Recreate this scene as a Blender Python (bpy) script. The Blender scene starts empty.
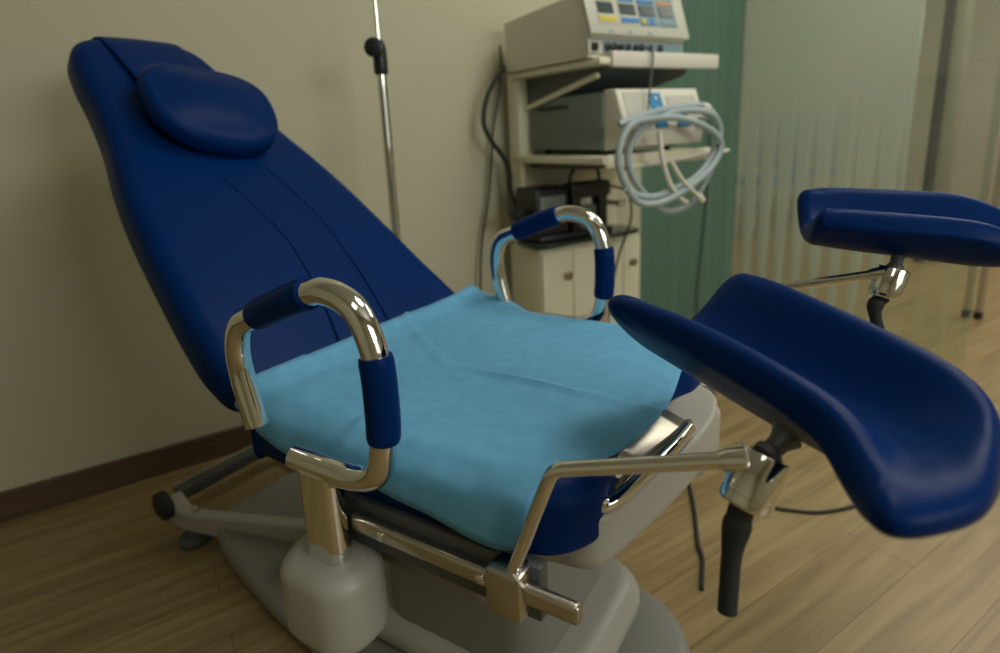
import bpy, bmesh, math, random
from math import sin, cos, pi, radians
from mathutils import Vector, Matrix, noise
random.seed(7)
C = bpy.context.scene.collection
SC = bpy.context.scene

# ------------------------------------------------------------------ camera, world, lights, exposure
cam_d = bpy.data.cameras.new('camera'); cam = bpy.data.objects.new('camera', cam_d); C.objects.link(cam)
R_ = Vector((0.847, 0.530, -0.047)); D_ = Vector((0.091, -0.231, -0.969)); F_ = Vector((-0.524, 0.816, -0.244))
F_.normalize(); R_ = (R_ - F_*R_.dot(F_)).normalized(); U_ = R_.cross(F_)
CAM = Vector((0.4252, -0.7350, 0.9023))
cam.matrix_world = Matrix(((R_.x, U_.x, -F_.x, CAM.x), (R_.y, U_.y, -F_.y, CAM.y), (R_.z, U_.z, -F_.z, CAM.z), (0, 0, 0, 1)))
cam_d.sensor_width = 36.0; cam_d.lens = 596.18*36/1000; cam_d.shift_y = -0.045
cam_d.clip_start = 0.02; cam_d.clip_end = 60
cam_d.dof.use_dof = True; cam_d.dof.focus_distance = 0.72; cam_d.dof.aperture_fstop = 2.8
SC.camera = cam
SC.view_settings.view_transform = 'Standard'; SC.view_settings.look = 'None'
SC.view_settings.gamma = 1; SC.view_settings.use_curve_mapping = False
SC.view_settings.exposure = -0.15

wd = bpy.data.worlds.new('world'); SC.world = wd; wd.use_nodes = True
wd.node_tree.nodes['Background'].inputs[0].default_value = (0.75, 0.80, 0.85, 1)
wd.node_tree.nodes['Background'].inputs[1].default_value = 0.05

# the room is turned against the chair: u runs along the back wall, n out of it into the room
TH = 1.13113
UX = Vector((cos(TH), sin(TH), 0)); NX = Vector((sin(TH), -cos(TH), 0))
def W(u, n, z): return UX*u + NX*n + Vector((0, 0, z))
ROT = Matrix((UX, NX*-1, Vector((0, 0, 1)))).transposed()          # local x = u, local y = into the wall

def area(name, loc, size, sy, power, col, target=None):
    l = bpy.data.lights.new(name, 'AREA'); l.shape = 'RECTANGLE'; l.size = size; l.size_y = sy; l.energy = power; l.color = col
    o = bpy.data.objects.new(name, l); C.objects.link(o); o.location = loc
    if target is not None: o.rotation_euler = (Vector(target)-Vector(loc)).to_track_quat('-Z', 'Y').to_euler()
    return o
ROOM_Z = 2.6
area('ceiling_light_source', W(0.95, 0.30, ROOM_Z-0.06), 0.55, 1.10, 17, (1.0, 0.97, 0.88))
area('front_fill_light', W(0.75, 2.84, 1.45), 1.5, 1.3, 48, (0.97, 1.0, 0.93), W(0.85, -1.0, 0.75))  # added fill from behind the camera, brightens the trolley and cabinet fronts
area('left_fill_light', W(-0.9, 1.3, ROOM_Z-0.06), 0.55, 1.10, 5, (1.0, 0.95, 0.84))  # added fill lamp for the dark left side, has no fixture
area('hall_light_source', W(3.6, -0.2, ROOM_Z-0.06), 1.6, 2.2, 60, (1.0, 0.95, 0.84))

# ------------------------------------------------------------------ materials
def nmat(name):
    m = bpy.data.materials.new(name); m.use_nodes = True
    nt = m.node_tree; b = nt.nodes['Principled BSDF']
    return m, nt, b
def N(nt, t, **kw):
    n = nt.nodes.new(t)
    for k, v in kw.items(): setattr(n, k, v)
    return n
def plain(name, col, rough=0.5, metal=0.0, noise_amt=0.0, scale=20, bump=0.0, bscale=200, spec=0.5, coat=0.0, sheen=0.0):
    m, nt, b = nmat(name)
    b.inputs['Roughness'].default_value = rough; b.inputs['Metallic'].default_value = metal
    b.inputs['Specular IOR Level'].default_value = spec; b.inputs['Coat Weight'].default_value = coat
    b.inputs['Sheen Weight'].default_value = sheen
    tc = N(nt, 'ShaderNodeTexCoord')
    nz = N(nt, 'ShaderNodeTexNoise'); nz.inputs['Scale'].default_value = scale; nz.inputs['Detail'].default_value = 4
    nt.links.new(tc.outputs['Object'], nz.inputs['Vector'])
    mx = N(nt, 'ShaderNodeMix', data_type='RGBA'); mx.blend_type = 'MIX'
    mx.inputs[6].default_value = (*[c*(1-noise_amt) for c in col], 1); mx.inputs[7].default_value = (*[min(1, c*(1+noise_amt)) for c in col], 1)
    nt.links.new(nz.outputs['Fac'], mx.inputs[0]); nt.links.new(mx.outputs[2], b.inputs['Base Color'])
    if bump:
        n2 = N(nt, 'ShaderNodeTexNoise'); n2.inputs['Scale'].default_value = bscale; n2.inputs['Detail'].default_value = 3
        nt.links.new(tc.outputs['Object'], n2.inputs['Vector'])
        bp = N(nt, 'ShaderNodeBump'); bp.inputs['Strength'].default_value = bump; bp.inputs['Distance'].default_value = 0.002
        nt.links.new(n2.outputs['Fac'], bp.inputs['Height']); nt.links.new(bp.outputs['Normal'], b.inputs['Normal'])
    return m
M = {}
M['blue'] = plain('blue upholstery', (0.0006, 0.0200, 0.110), 0.36, bump=0.10, bscale=900, noise_amt=0.06, scale=14, spec=0.06)
M['seam'] = plain('upholstery seam', (0.0006, 0.0150, 0.083), 0.8, spec=0.03)
M['chrome'] = plain('chrome', (0.80, 0.80, 0.77), 0.06, 1.0)
M['steel'] = plain('brushed steel', (0.55, 0.52, 0.46), 0.28, 1.0, noise_amt=0.05, scale=60)
M['shell'] = plain('off white plastic', (0.39, 0.38, 0.335), 0.4, noise_amt=0.03)
M['greyshell'] = plain('grey plastic', (0.22, 0.22, 0.20), 0.5, noise_amt=0.03)
M['darkgrey'] = plain('dark grey metal', (0.07, 0.08, 0.08), 0.45, noise_amt=0.04)
M['black'] = plain('black plastic', (0.012, 0.014, 0.017), 0.4)
M['rubber'] = plain('black rubber', (0.016, 0.018, 0.02), 0.7)
M['cream'] = plain('cream lacquered steel', (0.80, 0.77, 0.60), 0.45, noise_amt=0.02)
M['knob'] = plain('worn brass knob', (0.25, 0.19, 0.11), 0.4, 0.6)
M['beige'] = plain('beige instrument case', (0.72, 0.70, 0.60), 0.5, noise_amt=0.03)
M['ivory'] = plain('ivory front panel', (0.50, 0.50, 0.43), 0.45, noise_amt=0.02)
M['gunmetal'] = plain('grey instrument case', (0.170, 0.210, 0.200), 0.5, noise_amt=0.03)
M['bluegrey'] = plain('blue grey panel', (0.20, 0.30, 0.34), 0.5)
M['screen'] = plain('dark display', (0.035, 0.065, 0.065), 0.25)
M['yellow'] = plain('yellow label', (0.60, 0.50, 0.06), 0.5)
M['bluelabel'] = plain('blue label', (0.03, 0.20, 0.50), 0.5)
M['cyanlabel'] = plain('cyan blue label', (0.01, 0.22, 0.45), 0.5)
M['orange'] = plain('orange label', (0.60, 0.25, 0.08), 0.5)
M['white'] = plain('white plastic', (0.68, 0.66, 0.58), 0.45)
M['hose'] = plain('clear blue grey tubing', (0.34, 0.42, 0.44), 0.3, noise_amt=0.05)
M['trayglass'] = plain('dark smoked tray', (0.02, 0.035, 0.033), 0.15)
M['wall'] = plain('cream wall paint', (0.50, 0.480, 0.345), 0.75, noise_amt=0.02, scale=3, bump=0.05, bscale=120)
M['ceiling'] = plain('white ceiling paint', (0.62, 0.60, 0.53), 0.85)
M['hallwall'] = plain('pale hall wall paint', (0.56, 0.51, 0.40), 0.75, noise_amt=0.02, scale=3)
M['alu'] = plain('aluminium frame', (0.52, 0.48, 0.40), 0.35, 0.7)
M['bronze'] = plain('dark bronze frame', (0.012, 0.010, 0.008), 0.6, spec=0.1)
M['hallblue'] = plain('blue chair fabric', (0.02, 0.09, 0.28), 0.6)

def emit(name, col, s):
    m, nt, b = nmat(name); b.inputs['Emission Color'].default_value = (*col, 1); b.inputs['Emission Strength'].default_value = s
    b.inputs['Base Color'].default_value = (*col, 1); return m
M['glow_pane'] = emit('glowing pane of added window', (0.90, 0.95, 0.92), 1.2)  # emissive panes of the added window, out of view
M['led'] = emit('led lens', (1.0, 0.93, 0.80), 30.0)

def wood(name, c1, c2, rot, plank=(1.2, 0.13), groove=True, rough=0.42):
    m, nt, b = nmat(name); b.inputs['Roughness'].default_value = rough
    tc = N(nt, 'ShaderNodeTexCoord'); mp = N(nt, 'ShaderNodeMapping'); mp.inputs['Rotation'].default_value = (0, 0, -rot)
    nt.links.new(tc.outputs['Object'], mp.inputs['Vector'])
    st = N(nt, 'ShaderNodeMapping'); st.inputs['Scale'].default_value = (1.6, 26, 26); nt.links.new(mp.outputs['Vector'], st.inputs['Vector'])
    nz = N(nt, 'ShaderNodeTexNoise'); nz.inputs['Scale'].default_value = 1.6; nz.inputs['Detail'].default_value = 6; nz.inputs['Distortion'].default_value = 0.6
    nt.links.new(st.outputs['Vector'], nz.inputs['Vector'])
    rp = N(nt, 'ShaderNodeValToRGB'); rp.color_ramp.elements[0].position = 0.34; rp.color_ramp.elements[1].position = 0.70
    rp.color_ramp.elements[0].color = (*c1, 1); rp.color_ramp.elements[1].color = (*c2, 1)
    nt.links.new(nz.outputs['Fac'], rp.inputs['Fac'])
    out = rp.outputs['Color']
    if groove:
        br = N(nt, 'ShaderNodeTexBrick'); br.offset = 0.37; br.inputs['Scale'].default_value = 1.0
        br.inputs['Brick Width'].default_value = plank[0]; br.inputs['Row Height'].default_value = plank[1]
        br.inputs['Mortar Size'].default_value = 0.0012; br.inputs['Color1'].default_value = (1, 1, 1, 1); br.inputs['Color2'].default_value = (0.86, 0.86, 0.86, 1); br.inputs['Mortar'].default_value = (0.55, 0.5, 0.45, 1)
        nt.links.new(mp.outputs['Vector'], br.inputs['Vector'])
        mx = N(nt, 'ShaderNodeMix', data_type='RGBA'); mx.blend_type = 'MULTIPLY'; mx.inputs[0].default_value = 1
        nt.links.new(out, mx.inputs[6]); nt.links.new(br.outputs['Color'], mx.inputs[7]); out = mx.outputs[2]
    nt.links.new(out, b.inputs['Base Color'])
    return m
M['floor'] = wood('oak vinyl floor', (0.225, 0.156, 0.066), (0.36, 0.268, 0.122), TH)
M['base'] = wood('brown wood baseboard', (0.078, 0.046, 0.027), (0.105, 0.064, 0.039), TH, groove=False, rough=0.5)

def paper_mat():
    m, nt, b = nmat('blue nonwoven sheet'); b.inputs['Roughness'].default_value = 0.8
    tc = N(nt, 'ShaderNodeTexCoord'); nz = N(nt, 'ShaderNodeTexNoise'); nz.inputs['Scale'].default_value = 45; nz.inputs['Detail'].default_value = 8
    nt.links.new(tc.outputs['Object'], nz.inputs['Vector'])
    rp = N(nt, 'ShaderNodeValToRGB'); rp.color_ramp.elements[0].position = 0.3; rp.color_ramp.elements[1].position = 0.75
    rp.color_ramp.elements[0].color = (0.100, 0.345, 0.575, 1); rp.color_ramp.elements[1].color = (0.136, 0.405, 0.650, 1)
    nt.links.new(nz.outputs['Fac'], rp.inputs['Fac']); nt.links.new(rp.outputs['Color'], b.inputs['Base Color'])
    bp = N(nt, 'ShaderNodeBump'); bp.inputs['Strength'].default_value = 0.25; bp.inputs['Distance'].default_value = 0.002
    nt.links.new(nz.outputs['Fac'], bp.inputs['Height']); nt.links.new(bp.outputs['Normal'], b.inputs['Normal'])
    return m
M['paper'] = paper_mat()

def glass_mat(name, top, gap):
    # clear pane with a frosted film: solid film above, cut into tapering upright bands below (object x = along the pane, z = height)
    m = bpy.data.materials.new(name); m.use_nodes = True; nt = m.node_tree; nt.nodes.clear()
    out = N(nt, 'ShaderNodeOutputMaterial'); tc = N(nt, 'ShaderNodeTexCoord'); sp = N(nt, 'ShaderNodeSeparateXYZ')
    nt.links.new(tc.outputs['Object'], sp.inputs[0])
    def math(op, a, b=None, c=None, clamp=False):
        n = N(nt, 'ShaderNodeMath', operation=op); n.use_clamp = clamp
        for i, v in enumerate((a, b, c)):
            if v is None: continue
            if isinstance(v, (int, float)): n.inputs[i].default_value = v
            else: nt.links.new(v, n.inputs[i])
        return n.outputs[0]
    wv = math('FRACT', math('MULTIPLY', sp.outputs['X'], 1/0.085))
    tri = math('ABSOLUTE', math('SUBTRACT', wv, 0.5))                          # 0 band centre .. 0.5 gap centre
    half = math('MULTIPLY_ADD', sp.outputs['Z'], 0.42, 0.13)                   # bands widen with height
    band = math('MULTIPLY', math('SUBTRACT', math('ADD', half, 0.06), tri), 7.0, clamp=True)
    low = math('MULTIPLY_ADD', sp.outputs['Z'], 0.85, -0.20, clamp=True)                 # the gaps fill in with height
    film = math('MULTIPLY_ADD', math('MAXIMUM', band, low), top-gap, gap)
    tr = N(nt, 'ShaderNodeBsdfTransparent'); tr.inputs[0].default_value = (0.93, 0.97, 0.93, 1)
    tl = N(nt, 'ShaderNodeBsdfTranslucent'); tl.inputs[0].default_value = (0.66, 0.72, 0.62, 1)
    df = N(nt, 'ShaderNodeBsdfDiffuse'); df.inputs[0].default_value = (0.50, 0.55, 0.47, 1)
    m1 = N(nt, 'ShaderNodeMixShader'); m1.inputs[0].default_value = 0.5
    nt.links.new(tl.outputs[0], m1.inputs[1]); nt.links.new(df.outputs[0], m1.inputs[2])
    m2 = N(nt, 'ShaderNodeMixShader'); nt.links.new(film, m2.inputs[0]); nt.links.new(tr.outputs[0], m2.inputs[1]); nt.links.new(m1.outputs[0], m2.inputs[2])
    gl = N(nt, 'ShaderNodeBsdfGlossy'); gl.inputs['Roughness'].default_value = 0.08
    m3 = N(nt, 'ShaderNodeMixShader'); m3.inputs[0].default_value = 0.04; nt.links.new(m2.outputs[0], m3.inputs[1]); nt.links.new(gl.outputs[0], m3.inputs[2])
    nt.links.new(m3.outputs[0], out.inputs[0])
    return m
M['glass'] = glass_mat('frosted film glass', 0.72, 0.10)
M['glass_thin'] = glass_mat('lightly frosted glass', 0.09, 0.03)

def green_mat():
    m, nt, b = nmat('green panel with faint upright streaks'); b.inputs['Roughness'].default_value = 0.35
    tc = N(nt, 'ShaderNodeTexCoord'); mp = N(nt, 'ShaderNodeMapping'); mp.inputs['Scale'].default_value = (22, 1, 0.12)
    nt.links.new(tc.outputs['Object'], mp.inputs['Vector'])
    nz = N(nt, 'ShaderNodeTexNoise'); nz.inputs['Scale'].default_value = 1.0; nz.inputs['Detail'].default_value = 2; nt.links.new(mp.outputs[0], nz.inputs['Vector'])
    rp = N(nt, 'ShaderNodeValToRGB'); rp.color_ramp.elements[0].position = 0.36; rp.color_ramp.elements[1].position = 0.66
    rp.color_ramp.elements[0].color = (0.090, 0.178, 0.132, 1); rp.color_ramp.elements[1].color = (0.118, 0.210, 0.160, 1)
    nt.links.new(nz.outputs['Fac'], rp.inputs['Fac']); nt.links.new(rp.outputs['Color'], b.inputs['Base Color'])
    return m
M['green'] = green_mat()

# ------------------------------------------------------------------ mesh helpers (everything is laid out in place, then stored about its thing's origin)
def link(name, bm, mat, parent=None, smooth=True, origin=None, mods=None):
    me = bpy.data.meshes.new(name)
    bmesh.ops.recalc_face_normals(bm, faces=bm.faces)
    o = bpy.data.objects.new(name, me); C.objects.link(o)
    if parent is not None:
        o.parent = parent; off = Vector(parent['_o'])
    elif origin is not None:
        off = Vector(origin); o.location = off
    else: off = Vector((0, 0, 0))
    bmesh.ops.translate(bm, verts=bm.verts, vec=-off)
    bm.to_mesh(me); bm.free()
    o['_o'] = tuple(off)
    me.materials.append(mat)
    if smooth:
        for p in me.polygons: p.use_smooth = True
        me.set_sharp_from_angle(angle=radians(38))
    return o
def thing(name, label, cat, loc, group=None):
    o = bpy.data.objects.new(name, None); C.objects.link(o); o.location = loc; o['_o'] = tuple(loc); o.empty_display_size = 0.05
    o['label'] = label; o['category'] = cat
    if group: o['group'] = group
    return o
def tag(o, label, cat, group=None):
    o['label'] = label; o['category'] = cat
    if group: o['group'] = group
    return o
def struct(o): o['kind'] = 'structure'; return o

def add_box(bm, lo, hi, bev=0.0, seg=2, frame=None):
    b2 = bmesh.new(); bmesh.ops.create_cube(b2, size=1)
    for v in b2.verts: v.co = Vector([lo[i]+(hi[i]-lo[i])*(v.co[i]+0.5) for i in range(3)])
    if bev: bmesh.ops.bevel(b2, geom=list(b2.edges), offset=bev, segments=seg, profile=0.5, affect='EDGES')
    if frame is not None:
        for v in b2.verts: v.co = frame(*v.co)
    merge(bm, b2); return bm
def merge(bm, b2):
    t = bpy.data.meshes.new('tmp'); b2.to_mesh(t); b2.free(); bm.from_mesh(t); bpy.data.meshes.remove(t)
def box(lo, hi, bev=0.0, seg=2, frame=None): return add_box(bmesh.new(), lo, hi, bev, seg, frame)
def smooth_path(pts, n=8):
    pts = [Vector(p) for p in pts]; out = []
    for i in range(len(pts)-1):
        p0 = pts[max(i-1, 0)]; p1 = pts[i]; p2 = pts[i+1]; p3 = pts[min(i+2, len(pts)-1)]
        for k in range(n):
            t = k/n
            out.append(0.5*((2*p1)+(p2-p0)*t+(2*p0-5*p1+4*p2-p3)*t*t+(3*p1-p0-3*p2+p3)*t**3))
    out.append(pts[-1]); return out
def fillet(pts, r, n=8):
    pts = [Vector(p) for p in pts]; out = [pts[0]]
    for i in range(1, len(pts)-1):
        a = (pts[i-1]-pts[i]); b = (pts[i+1]-pts[i]); rr = r[i-1] if isinstance(r, (list, tuple)) else r
        ang = a.angle(b); d = min(rr/math.tan(ang/2), a.length*0.49, b.length*0.49)
        p1 = pts[i]+a.normalized()*d; p2 = pts[i]+b.normalized()*d
        R = d*math.tan(ang/2); bis = (a.normalized()+b.normalized()).normalized(); cen = pts[i]+bis*(R/sin(ang/2))
        v1 = (p1-cen); v2 = (p2-cen); tot = v1.angle(v2); ax = v1.cross(v2).normalized()
        for k in range(n+1): out.append(cen+Matrix.Rotation(tot*k/n, 3, ax) @ v1)
    out.append(pts[-1]); return out
def add_tube(bm, path, r, seg=16, caps=True, ry=None):
    path = [Vector(p) for p in path]; n = len(path)
    rs = r if isinstance(r, (list, tuple)) else [r]*n
    T = [(path[min(i+1, n-1)]-path[max(i-1, 0)]).normalized() for i in range(n)]
    ref = Vector((0, 0, 1)) if abs(T[0].z) < 0.9 else Vector((1, 0, 0))
    X = (ref-T[0]*ref.dot(T[0])).normalized(); rings = []
    for i in range(n):
        if i: X = (X-T[i]*X.dot(T[i])).normalized()
        Y = T[i].cross(X)
        rings.append([bm.verts.new(path[i]+X*(rs[i]*cos(2*pi*k/seg))+Y*((ry or 1)*rs[i]*sin(2*pi*k/seg))) for k in range(seg)])
    for a, b in zip(rings, rings[1:]):
        for k in range(seg): bm.faces.new((a[k], a[(k+1) % seg], b[(k+1) % seg], b[k]))
    if caps: bm.faces.new(rings[0][::-1]); bm.faces.new(rings[-1])
    return bm
def tube(path, r, seg=16, caps=True, ry=None): return add_tube(bmesh.new(), path, r, seg, caps, ry)
def cyl(a, b, prof, seg=28):
    # solid of revolution from a to b; prof = [(fraction along, radius)]
    a, b = Vector(a), Vector(b)
    return tube([a+(b-a)*t for t, _ in prof], [r for _, r in prof], seg)
def lathe(a, b, prof, seg=28):
    bm = bmesh.new(); a, b = Vector(a), Vector(b); ax = (b-a).normalized()
    X = ax.orthogonal().normalized(); Y = ax.cross(X); rings = []
    for t, r in prof:
        c = a+(b-a)*t
        rings.append([bm.verts.new(c+X*(r*cos(2*pi*k/seg))+Y*(r*sin(2*pi*k/seg))) for k in range(seg)])
    for p, q in zip(rings, rings[1:]):
        for k in range(seg): bm.faces.new((p[k], p[(k+1) % seg], q[(k+1) % seg], q[k]))
    bm.faces.new(rings[0][::-1]); bm.faces.new(rings[-1]); return bm
def cushion(outline, zb, zt, r, frame, crown=0.0, rb=None, ns=6, inner=(0.93, 0.8, 0.6, 0.35)):
    # padded slab: outline = closed 2-D loop, rounded top (radius r) and bottom (rb) edges, crowned top
    rb = rb if rb is not None else r
    n = len(outline); P = [Vector(p) for p in outline]
    area_ = sum(P[i].x*P[(i+1) % n].y-P[(i+1) % n].x*P[i].y for i in range(n))
    if area_ < 0: P.reverse()
    nor = []
    for i in range(n):
        t = (P[(i+1) % n]-P[i-1]).normalized(); nor.append(Vector((t.y, -t.x)))
    cen = sum(P, Vector((0, 0)))/n
    bm = bmesh.new(); rings = []
    def ring(ins, z, s=1.0, base=None):
        pts = [p-nn*ins for p, nn in zip(P, nor)]
        return [bm.verts.new(frame(*(cen+(q-cen)*s), z)) for q in pts]
    for k in range(ns+1):
        a = pi/2*k/ns; rings.append(ring(rb*(1-sin(a)), zb+rb*(1-cos(a))))
    for k in range(ns+1):
        a = pi/2*k/ns; rings.append(ring(r*(1-cos(a)), zt-r+r*sin(a)))
    for s in inner: rings.append(ring(r, zt+crown*(1-s*s), s))
    for a, b in zip(rings, rings[1:]):
        for k in range(n): bm.faces.new((a[k], a[(k+1) % n], b[(k+1) % n], b[k]))
    c = bm.verts.new(frame(cen.x, cen.y, zt+crown))
    for k in range(n): bm.faces.new((rings[-1][k], rings[-1][(k+1) % n], c))
    bm.faces.new(rings[0][::-1])
    return bm
def loop2(pts, n=6):
    # closed smooth loop through 2-D points
    p3 = [Vector((p[0], p[1], 0)) for p in pts]; m = len(p3); out = []
    for i in range(m):
        p0, p1, p2, p3_ = p3[i-1], p3[i], p3[(i+1) % m], p3[(i+2) % m]
        for k in range(n):
            t = k/n; q = 0.5*((2*p1)+(p2-p0)*t+(2*p0-5*p1+4*p2-p3_)*t*t+(3*p1-p0-3*p2+p3_)*t**3); out.append((q.x, q.y))
    return out
def rrect(x0, x1, y0, y1, r, n=6):
    out = []
    for cx, cy, a0 in ((x1-r, y1-r, 0), (x0+r, y1-r, 90), (x0+r, y0+r, 180), (x1-r, y0+r, 270)):
        for k in range(n+1):
            a = radians(a0+90*k/n); out.append((cx+r*cos(a), cy+r*sin(a)))
    return out
def prism(outline, z0, z1, frame=lambda x, y, z: Vector((x, y, z)), bev=0.0):
    b2 = bmesh.new(); vs = [b2.verts.new((p[0], p[1], z0)) for p in outline]
    f = b2.faces.new(vs); r = bmesh.ops.extrude_face_region(b2, geom=[f])
    for v in [g for g in r['geom'] if isinstance(g, bmesh.types.BMVert)]: v.co.z = z1
    bmesh.ops.recalc_face_normals(b2, faces=b2.faces)
    if bev:
        es = [e for e in b2.edges if abs(e.verts[0].co.z-e.verts[1].co.z) < 1e-6]
        bmesh.ops.bevel(b2, geom=es, offset=bev, segments=3, profile=0.5, affect='EDGES')
    for v in b2.verts: v.co = frame(*v.co)
    return b2
XYZ = lambda x, y, z: Vector((x, y, z))
def sm(x, a, b):
    t = max(0, min(1, (x-a)/(b-a))); return t*t*(3-2*t)

# ------------------------------------------------------------------ the room
wf = lambda u, n, z: W(u, n, z)
NB = -1.13; UG = 2.04                    # back wall plane, glass partition plane
struct(link('floor', box((-2.6, -3.6, -0.04), (6.2, 3.0, 0.0), frame=wf), M['floor'], smooth=False))
struct(link('ceiling', box((-2.6, -3.6, ROOM_Z), (6.2, 3.0, ROOM_Z+0.05), frame=wf), M['ceiling'], smooth=False))
struct(link('wall_back', box((-2.5, NB-0.10, 0), (1.39, NB, ROOM_Z), frame=wf), M['wall'], smooth=False))
struct(link('wall_left', box((-2.6, NB-0.10, 0), (-2.5, 2.9, ROOM_Z), frame=wf), M['wall'], smooth=False))
struct(link('wall_front', box((-2.6, 2.9, 0), (6.2, 3.0, ROOM_Z), frame=wf), M['wall'], smooth=False))
struct(link('wall_hall_end', box((6.1, -3.6, 0), (6.2, 2.9, ROOM_Z), frame=wf), M['hallwall'], smooth=False))
struct(link('wall_hall_back', box((1.98, -3.6, 0), (6.1, -3.5, ROOM_Z), frame=wf), M['hallwall'], smooth=False))
struct(link('wall_hall_side', box((1.94, -3.6, 0), (1.98, NB-0.10, ROOM_Z), frame=wf), M['hallwall'], smooth=False))
def local_panel(name, lo, hi, mat, bev=0.0):
    # box whose object axes follow the room, so an upright pattern can use object x and z
    o = link(name, box(lo, hi, bev), mat, smooth=False)
    return o
g = local_panel('wall_green', (1.39, -NB-0.0, 0), (2.03, -NB+0.10, ROOM_Z), M['green']); g.matrix_world = ROT.to_4x4(); struct(g)
# baseboard: two lengths with a butt joint
struct(link('baseboard_back', box((-2.5, NB, 0), (-0.762, NB+0.014, 0.078), 0.002, 1, wf), M['base'], smooth=False))
struct(link('baseboard_back_right', box((-0.758, NB, 0), (1.38, NB+0.014, 0.078), 0.002, 1, wf), M['base'], smooth=False))
# frosted glass partition, two panes edge to edge (along n)
Gm = Matrix((NX, UX, Vector((0, 0, 1)))).transposed().to_4x4()
def pane(name, n0, n1, mat):
    o = link(name, box((n0, UG-0.005, 0.002), (n1, UG+0.005, ROOM_Z), 0.001, 1), mat, smooth=False)
    o.matrix_world = Gm; return struct(o)
pane('window_1', NB, -0.402, M['glass']); pane('window_2', -0.398, -0.13, M['glass_thin'])

# added unseen window on the solid wall behind the camera, backing the frontal fill
wn = link('added_window', box((-0.04, 2.86, 0.76), (1.54, 2.90, 2.14), 0.004, 1, wf), M['white'], smooth=False); struct(wn)
link('added_glow_pane', box((0.01, 2.852, 0.81), (0.73, 2.862, 2.09), 0.002, 1, wf), M['glow_pane'], wn, smooth=False)
link('added_glow_pane', box((0.77, 2.852, 0.81), (1.49, 2.862, 2.09), 0.002, 1, wf), M['glow_pane'], wn, smooth=False)
# ceiling fixtures of the room: recessed led spots, outside the frame but seen in the chrome
lampL = thing('ceiling_light', 'rectangular ceiling light with rows of small bright lamps above the chair', 'lamp', W(0.95, 0.30, ROOM_Z))
link('light_frame', box((0.60, -0.30, ROOM_Z-0.03), (1.30, 0.90, ROOM_Z), 0.006, 2, wf), M['white'], lampL)
for i in range(3):
    for j in range(4):
        c = W(0.74+0.21*i, -0.12+0.28*j, ROOM_Z-0.03)
        link('lamp_lens', lathe(c, c+Vector((0, 0, -0.012)), [(0, 0.035), (0.6, 0.035), (1, 0.025)]), M['led'], lampL)

# ------------------------------------------------------------------ things seen beyond the glass
def hall_post(u, n, top, label, mat, w=0.03):
    t = thing('metal_stand', label, 'stand', W(u, n, 0))
    for s in (-1, 1):
        p = box((u-0.012, n-0.012+s*0.022, 0.03), (u+0.012, n+0.012+s*0.022, top), 0.004, 2, wf); link('upright_tube', p, mat, t)
        link('rubber_foot', box((u-0.015, n-0.015+s*0.022, 0), (u+0.015, n+0.015+s*0.022, 0.035), 0.004, 2, wf), M['black'], t)
    link('cross_bar', box((u-0.008, n-0.04, top-0.04), (u+0.008, n+0.04, top), 0.003, 2, wf), mat, t)
    return t
hall_post(2.62, -0.318, 1.9, 'pair of slim metal upright tubes with black feet beyond the far leg rest', M['alu'])
t = thing('door_frame_post', 'tall dark and silver metal post behind the frosted glass', 'post', W(3.62, -0.91, 0))
link('dark_strip', box((3.60, -0.98, 0), (3.68, -0.925, ROOM_Z), 0.004, 2, wf), M['bronze'], t)
link('silver_strip', box((3.605, -0.925, 0), (3.675, -0.86, ROOM_Z), 0.004, 2, wf), M['alu'], t)
def hall_chair(u, n, label):
    t = thing('waiting_chair', label, 'chair', W(u, n, 0), 'blue chairs beyond the glass')
    link('seat', cushion(rrect(u-0.22, u+0.22, n-0.22, n+0.22, 0.06), 0.42, 0.48, 0.02, wf), M['hallblue'], t)
    link('backrest', box((u+0.17, n-0.21, 0.52), (u+0.22, n+0.21, 0.92), 0.02, 3, wf), M['hallblue'], t)
    for a in (-1, 1):
        for b in (-1, 1):
            x, y = u+a*0.18, n+b*0.18
            link('leg', tube([W(x, y, 0), W(x, y, 0.85 if a > 0 else 0.43)], 0.012, 10), M['white'], t)
    return t
hall_chair(3.75, -2.15, 'blue chair seen through the glass nearest the corner')
hall_chair(4.55, -2.20, 'blue chair seen through the glass, the more distant one')

# ------------------------------------------------------------------ examination chair
CH = thing('examination_chair', 'blue reclined gynaecological examination chair with chrome armrests and leg rests', 'examination chair', (0, 0, 0))
# seat: rounded pad, two front lobes with a shallow notch between
so = loop2([(-0.315, -0.245), (-0.29, -0.268), (-0.10, -0.272), (0.08, -0.270), (0.160, -0.258), (0.196, -0.215), (0.199, -0.165), (0.184, -0.11), (0.176, 0.0),
            (0.184, 0.11), (0.204, 0.165), (0.203, 0.215), (0.168, 0.258), (0.10, 0.270), (-0.10, 0.272), (-0.29, 0.268), (-0.315, 0.245), (-0.318, 0.0)], 6)
seat = link('seat', cushion(so, 0.455, 0.540, 0.038, XYZ, 0.002, 0.012), M['blue'], CH)
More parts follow.
